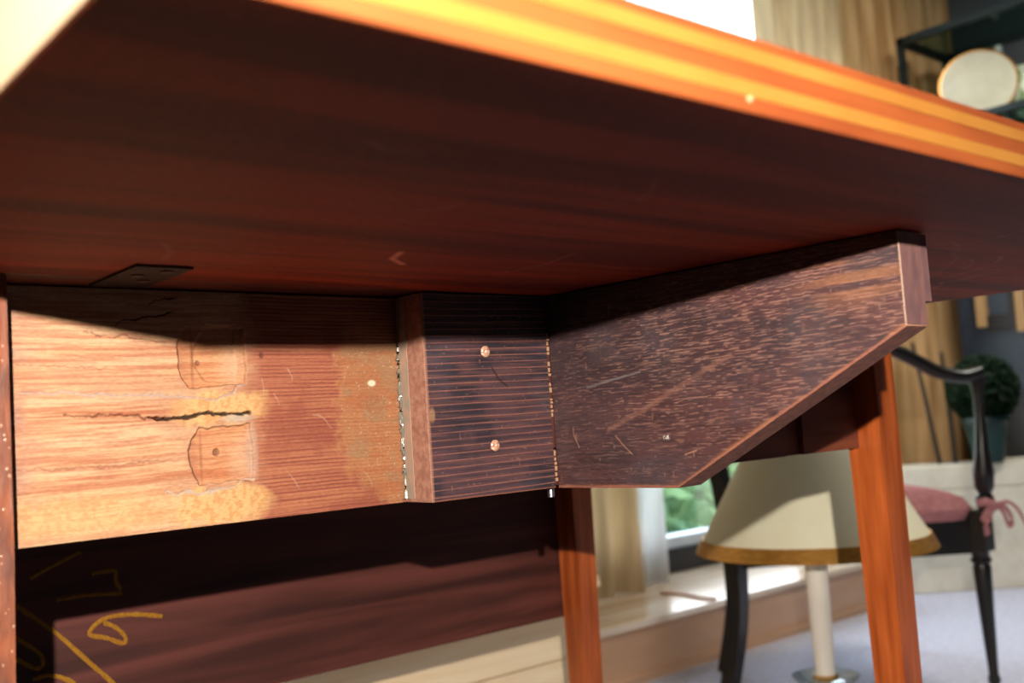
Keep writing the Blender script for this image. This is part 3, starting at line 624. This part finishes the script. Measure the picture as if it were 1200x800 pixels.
# near front leg with ring, tapered
pt_, pm = pix(1148, 640, KN), pix(1152, 662, KN); pe = pix(1166, 800, KN); dr = (pe - pm) / (pe.z - pm.z); foot = pe + dr * (0.0 - pe.z)
def turned_leg(a, f):
    bm = bmesh.new(); ps = []; rs_ = []
    for u, r in ((0, .019), (.07, .017), (.085, .021), (.10, .021), (.115, .016), (.14, .0185), (.5, .0145), (.88, .0095), (.9, .0125), (.93, .0125), (.95, .009), (1, .008)):
        ps.append(a.lerp(f, u)); rs_.append(r)
    tube(bm, loc(ps), rs_, 14); from_bm('leg', bm, M['black'], CH, True)
turned_leg(pt_, foot)
ff = cp(0.905, 2.60, 0); ffoot = cp(0.915, 2.60, 0.0); turned_leg(cp(0.905, 2.60, pt_.z), ffoot)
def sabre(top, k, lat_shift=0.0):
    bm = bmesh.new(); A = [top, top + CA * -0.002 + Vector((0, 0, -0.12)), top + CA * -0.016 + Vector((0, 0, -0.22)), fl0(top + CA * -0.045)]
    pp = smoothpath(loc(A), 6); tube(bm, pp, [0.0215 - 0.006 * i / len(pp) for i in range(len(pp))], 4, (1.2, 1.2), CA); from_bm('leg', bm, M['black'], CH)
rt0 = pix(860, 640, KN); sabre(rt0, KN); rt1 = cp(0.50, 2.50, rt0.z); sabre(rt1, 2.5)
# seat rails (side rails dip in the middle)
def rail(a, b, h0, h1, dip=0.0, name='seat_rail'):
    bm = bmesh.new(); n = 14; a = Vector(a); b = Vector(b); side = (b - a).cross(Vector((0, 0, 1))).normalized() * 0.011; rings = []
    for i in range(n + 1):
        u = i / n; p = a.lerp(b, u) - base; zz_ = -dip * math.sin(math.pi * u)
        rings.append([bm.verts.new(p + s_ * side + Vector((0, 0, z_ + zz_))) for s_, z_ in ((-1, h0), (1, h0), (1, h1), (-1, h1))])
    for i in range(n):
        for k in range(4): bm.faces.new((rings[i][k], rings[i][(k + 1) % 4], rings[i + 1][(k + 1) % 4], rings[i + 1][k]))
    bm.faces.new(rings[0][::-1]); bm.faces.new(rings[-1]); from_bm(name, bm, M['black'], CH)
sr = pix(1152, 618, KN); zr = sr.z
fn = cp((1150 - 600) / 1205.6 * KN, KN * 0.9969, zr); 
cf = fl0(pt_, zr); cr0 = fl0(rt0, zr); cf2 = cp(0.905, 2.60, zr); cr2 = fl0(rt1, zr)
rail(cf, cr0, -0.050, 0.032, 0.0); rail(cf2, cr2, -0.050, 0.032, 0.0); rail(cf, cf2, -0.046, 0.032); rail(cr0, cr2, -0.034, 0.026)
bm = bmesh.new(); vs = [p - base + Vector((0, 0, 0.024)) for p in (cf, cf2, cr2, cr0)]; prism(bm, vs, (0, 0, 0.008)); from_bm('seat', bm, M['black'], CH)
# corner blocks over the front legs
for p in (cf, cf2):
    bm = bmesh.new(); q = p - base; bbox(bm, q.x - .023, q.x + .023, q.y - .023, q.y + .023, q.z - .048, q.z + .036, .004); from_bm('corner_block', bm, M['black'], CH)
# arm supports (turned, bulging low) and scrolled arms
def arm(p0, ph, p1s):
    bm = bmesh.new(); st = [(0, .016), (.08, .019), (.12, .013), (.16, .019), (.28, .021), (.45, .014), (.7, .010), (.85, .011), (.93, .015), (1, .016)]
    tube(bm, loc([p0.lerp(ph, u) for u, r in st]), [r for u, r in st], 14); from_bm('arm_support', bm, M['black'], CH, True)
    bm = bmesh.new(); pp = smoothpath(loc(p1s), 8); tube(bm, pp, 0.017, 12, (1.1, 0.85)); from_bm('arm', bm, M['black'], CH, True)
pa = [pix(1149, 436, KN), pix(1128, 441, KN), pix(1098, 435, KN), pix(1068, 420, KN), pix(1042, 408, KN), pix(990, 392, KN + .01), pix(900, 375, KN + .02), pix(826, 372, KN + .02)]
ah = pix(1145, 440, KN); a0 = pix(1155, 596, KN); arm(a0, ah, pa)
sh = cf2 - cf; arm(a0 + sh, ah + sh, [p + sh * (1 - 0.28 * min(1, i / 7)) + CA * (0.0) for i, p in enumerate(pa)])
# back stiles and rails
def stile(a, t):
    bm = bmesh.new(); pp = smoothpath(loc([a, a.lerp(t, .35) + CA * 0.006, a.lerp(t, .7), t + CA * -0.01]), 6); tube(bm, pp, [.019 - .006 * i / len(pp) for i in range(len(pp))], 4, (1.2, 1.2), CA); from_bm('back_stile', bm, M['black'], CH); return pp[-1] + base
s1 = stile(fl0(rt0, zr - 0.02), pix(838, 545, KN) + CA * -0.05 + Vector((0, 0, 0.30))); s2 = stile(fl0(rt1, zr - 0.02), fl0(rt1, 0) + CA * -0.08 + Vector((0, 0, s1.z)))
rail(s1 - Vector((0, 0, .03)), s2 - Vector((0, 0, .03)), -0.03, 0.03, 0, 'back_rail'); rail(s1 - Vector((0, 0, .2)) + CA * .03, s2 - Vector((0, 0, .2)) + CA * .03, -0.015, 0.015, 0, 'back_rail')
# cushion and its ties
cu = empty('seat_cushion', fl0((cf + cr2) / 2, zr + 0.032), 'dusty pink tie-on seat cushion on the black armchair', 'cushion')
bm = bmesh.new(); r = bmesh.ops.create_grid(bm, x_segments=28, y_segments=28, size=1.0)
def seatpt(u, v): return cr0.lerp(cf, u).lerp(cr2.lerp(cf2, u), v)
top_ = []; n = 26
bm.free(); bm = bmesh.new(); up_, dn_ = [], []
for i in range(n + 1):
    for j in range(n + 1):
        u = i / n; v = j / n; e = min(1, 4.5 * min(u, 1 - u, v, 1 - v)) ; puff = math.sqrt(1 - (1 - e) ** 2)
        q = seatpt(0.03 + 0.94 * u, -0.075 + 1.085 * v) - cu.location
        up_.append(bm.verts.new(q + Vector((0, 0, 0.032 + 0.044 + 0.052 * puff * (0.8 + 0.2 * math.sin(3.1 * u)))))); dn_.append(bm.verts.new(q + Vector((0, 0, 0.032 + 0.044 - 0.044 * puff))))
I = lambda i, j: i * (n + 1) + j
for i in range(n):
    for j in range(n):
        bm.faces.new((up_[I(i, j)], up_[I(i + 1, j)], up_[I(i + 1, j + 1)], up_[I(i, j + 1)])); bm.faces.new((dn_[I(i, j)], dn_[I(i, j + 1)], dn_[I(i + 1, j + 1)], dn_[I(i + 1, j)]))
bmesh.ops.remove_doubles(bm, verts=bm.verts, dist=0.0006)
for v in bm.verts: v.co.z -= 0.032
from_bm('cushion_body', bm, M['pink'], cu, True)
def tie(pts, r0, nm='tie'):
    bm = bmesh.new(); pp = smoothpath([p - cu.location for p in pts], 7); tube(bm, pp, r0, 8, (0.5, 1.3)); from_bm(nm, bm, M['pink'], cu, True)
kk = KN - 0.035
tie([pix(1146, 590, kk), pix(1154, 588, kk - .01), pix(1164, 590, kk - .01), pix(1168, 594, kk)], 0.006)
tie([pix(1168, 590, kk), pix(1160, 598, kk - .01), pix(1155, 610, kk - .012), pix(1158, 626, kk - .01)], 0.008)
tie([pix(1168, 592, kk), pix(1176, 600, kk), pix(1183, 616, kk), pix(1186, 608, kk), pix(1180, 596, kk), pix(1172, 590, kk)], 0.0035)
tie([pix(1168, 590, kk), pix(1182, 588, kk), pix(1194, 598, kk), pix(1204, 618, kk)], 0.0028)

# ------------------------------------------------------------------ right corner: plinth, topiary, canes, cabinet, shelf unit
A0 = Vector((2.93, 1.24, 0)); AX = Vector((0.762, -0.647, 0)).normalized(); BX = Vector((0.647, 0.762, 0)).normalized()
pl = empty('upholstered_bench', A0 + AX * 0.5, 'low cream upholstered bench behind the black armchair', 'bench')
def obox(bm, a0, a1, b0, b1, z0, z1, bev=0.01):
    pts = [AX * (a0 - .5) + BX * b0 + Vector((0, 0, z0)), AX * (a1 - .5) + BX * b0 + Vector((0, 0, z0)), AX * (a1 - .5) + BX * b1 + Vector((0, 0, z0)), AX * (a0 - .5) + BX * b1 + Vector((0, 0, z0))]
    prism(bm, pts, (0, 0, z1 - z0)); bmesh.ops.bevel(bm, geom=list(bm.edges), offset=bev, segments=3, affect='EDGES')
bm = bmesh.new(); obox(bm, 0.03, 0.74, 0.0, 0.20, 0.0, 0.32, 0.003); from_bm('bench_base', bm, M['cushion'], pl)
bm = bmesh.new(); obox(bm, 0.03, 0.74, -0.001, 0.20, 0.3201, 0.395, 0.004); from_bm('seat_pad', bm, M['cushion'], pl, True)
# topiary
tp = pix(1160, 545, 3.30); tp.z = 0.396
TO = empty('potted_topiary', tp, 'clipped dark green topiary ball in a teal pot on the cream bench', 'plant')
bm = bmesh.new(); lathe(bm, [(0.042, 0), (0.048, 0.02), (0.060, 0.09), (0.068, 0.125), (0.074, 0.13), (0.074, 0.145), (0.064, 0.145), (0.060, 0.12)], seg=32); from_bm('pot', bm, M['pot'], TO, True)
bm = bmesh.new(); tube(bm, [(0, 0, 0.11), (0.002, 0, 0.25)], 0.008, 8); from_bm('stem', bm, M['stick'], TO)
rs = random.Random(3); vs = []; fs = []
for i in range(4200):
    u = rs.uniform(-1, 1); t = rs.uniform(0, 6.283); q = math.sqrt(1 - u * u); rr = 0.108 * rs.uniform(.82, 1.04)
    c = Vector((rr * q * math.cos(t), rr * q * math.sin(t), 0.235 + rr * u)); a = Vector((rs.gauss(0, 1), rs.gauss(0, 1), rs.gauss(0, 1))).normalized() * .009; b = a.orthogonal().normalized() * .005
    k = len(vs); vs += [c - a, c + b, c + a, c - b]; fs.append((k, k + 1, k + 2, k + 3))
me = bpy.data.meshes.new('foliage'); me.from_pydata([tuple(v) for v in vs], [], fs); o = link('foliage', me, M['leafg'], TO); o['kind'] = 'stuff'
bm = bmesh.new(); bmesh.ops.create_icosphere(bm, subdivisions=3, radius=0.082); bmesh.ops.translate(bm, verts=bm.verts, vec=(0, 0, 0.235)); from_bm('foliage_core', bm, M['leafg'], TO, True)
# canes leaning on the tan drape
for pa_, pb_, la in (((1069, 402), (1101, 541), 'thin dark cane leaning on the tan drape, nearer the table leg'), ((1103, 413), (1120, 541), 'thin dark cane leaning on the tan drape, nearer the topiary')):
    b_ = pix(pb_[0], pb_[1], 3.40); b_.z = 0.397; t_ = pix(pa_[0], pa_[1], 3.52)
    bm = bmesh.new(); tube(bm, [Vector((0, 0, 0)), (t_ - b_) * .5 + Vector((.003, 0, 0)), t_ - b_], [.008, .007, .006], 8); o = from_bm('cane', bm, M['stick'], None, True); o.location = b_; tag(o, la, 'cane')
# cabinet against the right wall
cb = empty('display_cabinet', (3.84, 1.05, 0), 'dark blue-grey cabinet with pale wood stiles behind the topiary', 'cabinet')
cbx = lambda nm, ma, x0, x1, y0, y1, z0, z1: box(nm, ma, x0 - 3.84, x1 - 3.84, y0 - 1.05, y1 - 1.05, z0, z1, cb, 0.002)
cbx('body', M['cab'], 3.68, 4.0, 0.55, 1.34, 0.02, 1.30); cbx('plinth', M['black'], 3.67, 4.0, 0.54, 1.35, 0.0, 0.62)
cbx('stile', M['strip'], 3.655, 3.68, 1.225, 1.262, 0.86, 1.30); cbx('stile', M['strip'], 3.655, 3.68, 1.085, 1.12, 0.83, 1.30)
cbx('shelf_edge', M['black'], 3.66, 3.68, 1.12, 1.225, 0.845, 0.90); cbx('post', M['black'], 3.655, 3.68, 1.03, 1.08, 0.62, 1.30); cbx('post', M['black'], 3.655, 3.68, 1.125, 1.145, 0.84, 1.30)
# iron and glass shelf unit fixed to the right wall
su = empty('shelf_unit', (3.70, 0.90, 1.50), 'dark iron wall shelf unit with glass shelves at the upper right', 'shelf')
def sb(nm, ma, x0, x1, y0, y1, z0, z1): return box(nm, ma, x0 - 3.70, x1 - 3.70, y0 - 0.90, y1 - 0.90, z0 - 1.50, z1 - 1.50, su, 0.001)
FX, BX_, Y0_, Y1_ = 3.40, 3.74, 0.35, 1.335; Z1_, Z2_ = 1.92, 1.575
for z in (Z1_, Z2_):
    sb('rail', M['metalb'], FX, FX + .022, Y0_, Y1_, z - .016, z + .010); sb('rail', M['metalb'], BX_, BX_ + .022, Y0_, Y1_, z - .016, z + .010)
    sb('rail', M['metalb'], FX, XR, Y1_ - .022, Y1_, z - .016, z + .010); sb('rail', M['metalb'], FX, XR, Y0_, Y0_ + .022, z - .016, z + .010)
    sb('glass_shelf', M['gshelf'], FX + .022, BX_, Y0_ + .022, Y1_ - .022, z - .004, z + .004)
for x in (FX, BX_):
    for y in (Y0_, Y1_ - .022): sb('post', M['metalb'], x, x + .022, y, y + .022, 1.30, Z1_ + .01)
# things on the lower glass shelf
def onshelf(px, py, x):
    q = Fv + Rv * ((px - 600) / 1205.6) - Uv * ((py - 400) / 1205.6); o_ = Vector((-0.12255061, -0.50087182, ZT - 0.07840536)); k = (x - o_.x) / q.x; return o_ + q * k
pc = onshelf(1147, 108, 3.52)
PL = empty('plate', (pc.x, pc.y, Z2_ + .004), 'cream porcelain plate with gold rim standing on edge on the glass shelf', 'plate')
def disc(name, prof, ma):
    bm = bmesh.new(); lathe(bm, prof, seg=48, caps=False)
    dv = (Vector((-0.12, -0.5, 0.62)) - pc); dv.z = 0.5; dv.normalize(); R_ = Vector((0, 0, 1)).rotation_difference(dv).to_matrix()
    bmesh.ops.rotate(bm, verts=bm.verts, cent=(0, 0, 0), matrix=R_); bmesh.ops.translate(bm, verts=bm.verts, vec=(0, 0, 0.128)); from_bm(name, bm, ma, PL, True)
disc('plate_body', [(0.0005, 0.004), (0.07, 0.004), (0.085, 0.010), (0.126, 0.018), (0.128, 0.016), (0.086, 0.004), (0.07, -.003), (0.0005, -.003)], M['plate'])
disc('gold_rim', [(0.124, 0.0185), (0.129, 0.0195), (0.131, 0.017), (0.126, 0.0155), (0.124, 0.0185)], M['gold'])
jc = onshelf(1200, 108, 3.63)
J = empty('jug', (jc.x, jc.y, Z2_ + .004), 'white porcelain jug with green sprigs right of the plate', 'jug')
bm = bmesh.new(); lathe(bm, [(0.035, 0), (0.04, .01), (0.058, .06), (0.055, .11), (0.036, .15), (0.042, .18), (0.038, .18), (0.03, .15)], seg=32); from_bm('jug_body', bm, M['jug'], J, True)
bm = bmesh.new(); tube(bm, smoothpath([(0, -.04, .16), (0, -.085, .14), (0, -.085, .08), (0, -.055, .05)], 6), .006, 8); from_bm('handle', bm, M['jug'], J, True)
# added white strip behind the plate, standing in for a window reflection
cd = empty('reflection_strip', (3.64, 1.075, Z2_ + .004), 'added white strip for a window reflection behind the cream plate on the glass shelf', 'reflection_strip')
bm = bmesh.new(); lathe(bm, [(0.030, 0), (0.030, 0.012), (0.013, 0.016), (0.013, 0.285), (0.004, 0.29)], seg=20); from_bm('strip_body', bm, mat('reflection white', (244, 246, 246), 0.4, 0.4), cd, True)
bm = bmesh.new(); tube(bm, [(0, 0, .29), (0.001, 0, .305)], 0.0012, 6); from_bm('strip_tip', bm, M['black'], cd)
# cable on the ledge
bm = bmesh.new(); pp = smoothpath([(0, 0, 0), (.01, -.07, 0), (-.006, -.14, 0), (.0, -.185, 0)], 6); tube(bm, pp, 0.004, 8)
o = from_bm('cord', bm, M['ledge'], None, True); o.location = (1.967, 1.391, 0.1445); tag(o, 'thin brown cord lying on the shiny window ledge', 'cord')
